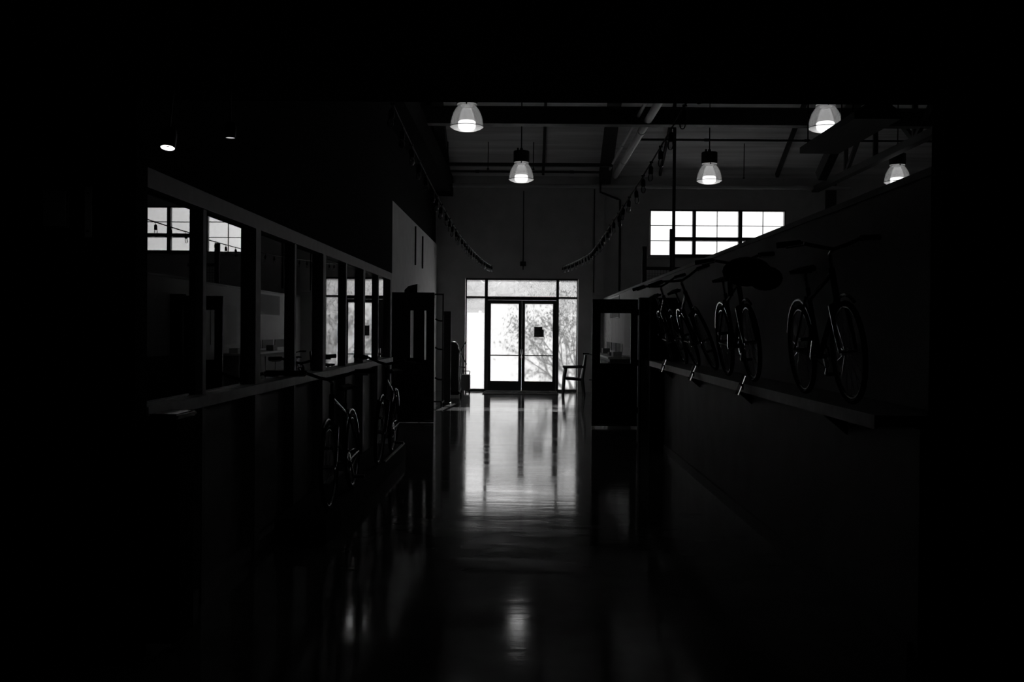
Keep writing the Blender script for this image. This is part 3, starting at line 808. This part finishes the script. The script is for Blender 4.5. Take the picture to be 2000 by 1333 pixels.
# ------------------------------------------------------------------ outdoors
tag(MB().box(-60, 60, END + .25, 160, -.3, -.02).build('ground', 'ground', smooth=False), 'sunlit pale paving outside the entrance', 'ground', kind='structure')
hl = MB().prism([(-90, -.1), (-90, 9), (-50, 12), (-20, 10.5), (5, 11.5), (30, 13), (60, 11), (90, 12), (90, -.1)], 150, 158, 'Y')
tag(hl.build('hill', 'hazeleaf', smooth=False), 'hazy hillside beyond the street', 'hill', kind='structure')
nbh = thing('neighbour_building', 'low pale building across the street seen over the left sidelight film', 'building', (-6, 75, 0))
MB().box(-14, 9.5, 0, 12, -.05, 3.3).build('wall', 'render', nbh, smooth=False)
MB().box(-14.3, 9.8, -.3, 12.3, 3.3, 3.7).build('roof', 'renderdark', nbh, smooth=False)
for xx in (-6, -2.5, 1, 6): MB().box(xx, xx + 1.4, -.03, .05, .8, 2.6).build('window', 'renderdark', nbh, smooth=False)
tag(MB().tube([(-3.05, 70, -.02), (-3.05, 70, 3.0)], .1, 8).build('street_post', 'pale'), 'white post outside in front of the low building', 'post')

def canopy_tree(name, label, x, y, hgt, rad, seed, group='hazy trees beyond the street'):
    rnd = random.Random(seed)
    t = thing(name, label, 'tree', (x, y, -.02), group=group)
    MB().tube([(0, 0, 0), (.1, 0, hgt * .3), (0, .1, hgt * .6)], [.22, .17, .1], 8).build('trunk', 'bark', t)
    c = MB()
    for k in range(26):
        a = rnd.uniform(0, 6.28); q = rnd.uniform(0, 1) ** .5 * rad; zz = hgt * rnd.uniform(.5, .95)
        s = rad * rnd.uniform(.22, .42)
        c.ball((q * math.cos(a) * .8, q * math.sin(a) * .8, zz), s, s, s * .8, 10, 7)
    for v in c.bm.verts: v.co += Vector((rnd.uniform(-.12, .12), rnd.uniform(-.12, .12), rnd.uniform(-.12, .12))) * rad * .35
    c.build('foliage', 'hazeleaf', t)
for i, (x, y, hh, rr) in enumerate(((-6, 92, 6.2, 3.0), (-.5, 96, 6.0, 3.2), (3.6, 112, 8.2, 2.8), (-11, 100, 6.2, 3.4))):
    canopy_tree('street_tree', ('hazy round tree above the left sidelight', 'hazy round tree in the left of the transom', 'hazy round tree in the right of the transom', 'hazy tree behind the low building')[i], x, y, hh, rr, 20 + i)

def branching_tree(label, x, y, seed, lean, h0, size):
    rnd = random.Random(seed)
    t = thing('yard_tree', label, 'tree', (x, y, -.02), group='yard trees by the entrance')
    tk = MB(); br = MB(); lf = MB(); tips = []
    top = Vector((lean * .35, 0, h0))
    tk.tube([(0, 0, 0), (lean * .12, .02, h0 * .5), top], [.085, .07, .06], 8); tk.build('trunk', 'bark', t)
    def grow(p, dr, ln, rad, lev):
        q = p; pts = [p]; k = 3
        for i in range(k):
            dr = (dr + Vector((rnd.uniform(-.18, .18), rnd.uniform(-.18, .18), rnd.uniform(-.10, .16)))).normalized()
            q = q + dr * ln / k; pts.append(q)
        br.tube(pts, [rad, rad * .85, rad * .7, rad * .55], 5, caps=False)
        tips.append(q)
        if lev < 4:
            for i in range(rnd.choice((2, 3, 3))):
                a = Vector((rnd.uniform(-1, 1), rnd.uniform(-1, 1), rnd.uniform(-.5, 1))).normalized()
                nd = (dr + a * .75).normalized()
                grow(pts[rnd.choice((2, 3, 3))], nd, ln * rnd.uniform(.6, .8), rad * .55, lev + 1)
    for k in range(6):
        a = 2 * math.pi * k / 6 + rnd.uniform(-.4, .4)
        grow(top - Vector((0, 0, rnd.uniform(0, .3))), Vector((math.cos(a) * .6 + lean, math.sin(a) * .5, 1)).normalized(), size, .035, 0)
    br.build('branches', 'bark', t)
    for p in tips:
        for i in range(3):
            c = p + Vector((rnd.gauss(0, .10), rnd.gauss(0, .10), rnd.gauss(0, .10)))
            a = Vector((rnd.uniform(-1, 1), rnd.uniform(-1, 1), rnd.uniform(-1, 1))).normalized(); b_ = a.orthogonal().normalized()
            s = rnd.uniform(.02, .04)
            vs = [lf.bm.verts.new(c + v) for v in (a * s * 1.6, b_ * s * .7, -a * s * 1.6, -b_ * s * .7)]
            lf.bm.faces.new(vs)
    o = lf.build('foliage', 'leaf', t); o['kind'] = 'stuff'
branching_tree('branching young tree outside casting its shadow on the right entrance leaf', 1.9, 30.0, 4, -.55, 1.5, 1.0)
branching_tree('second young tree outside behind the right sidelight', 3.1, 33.5, 9, -.35, 2.2, 1.2)
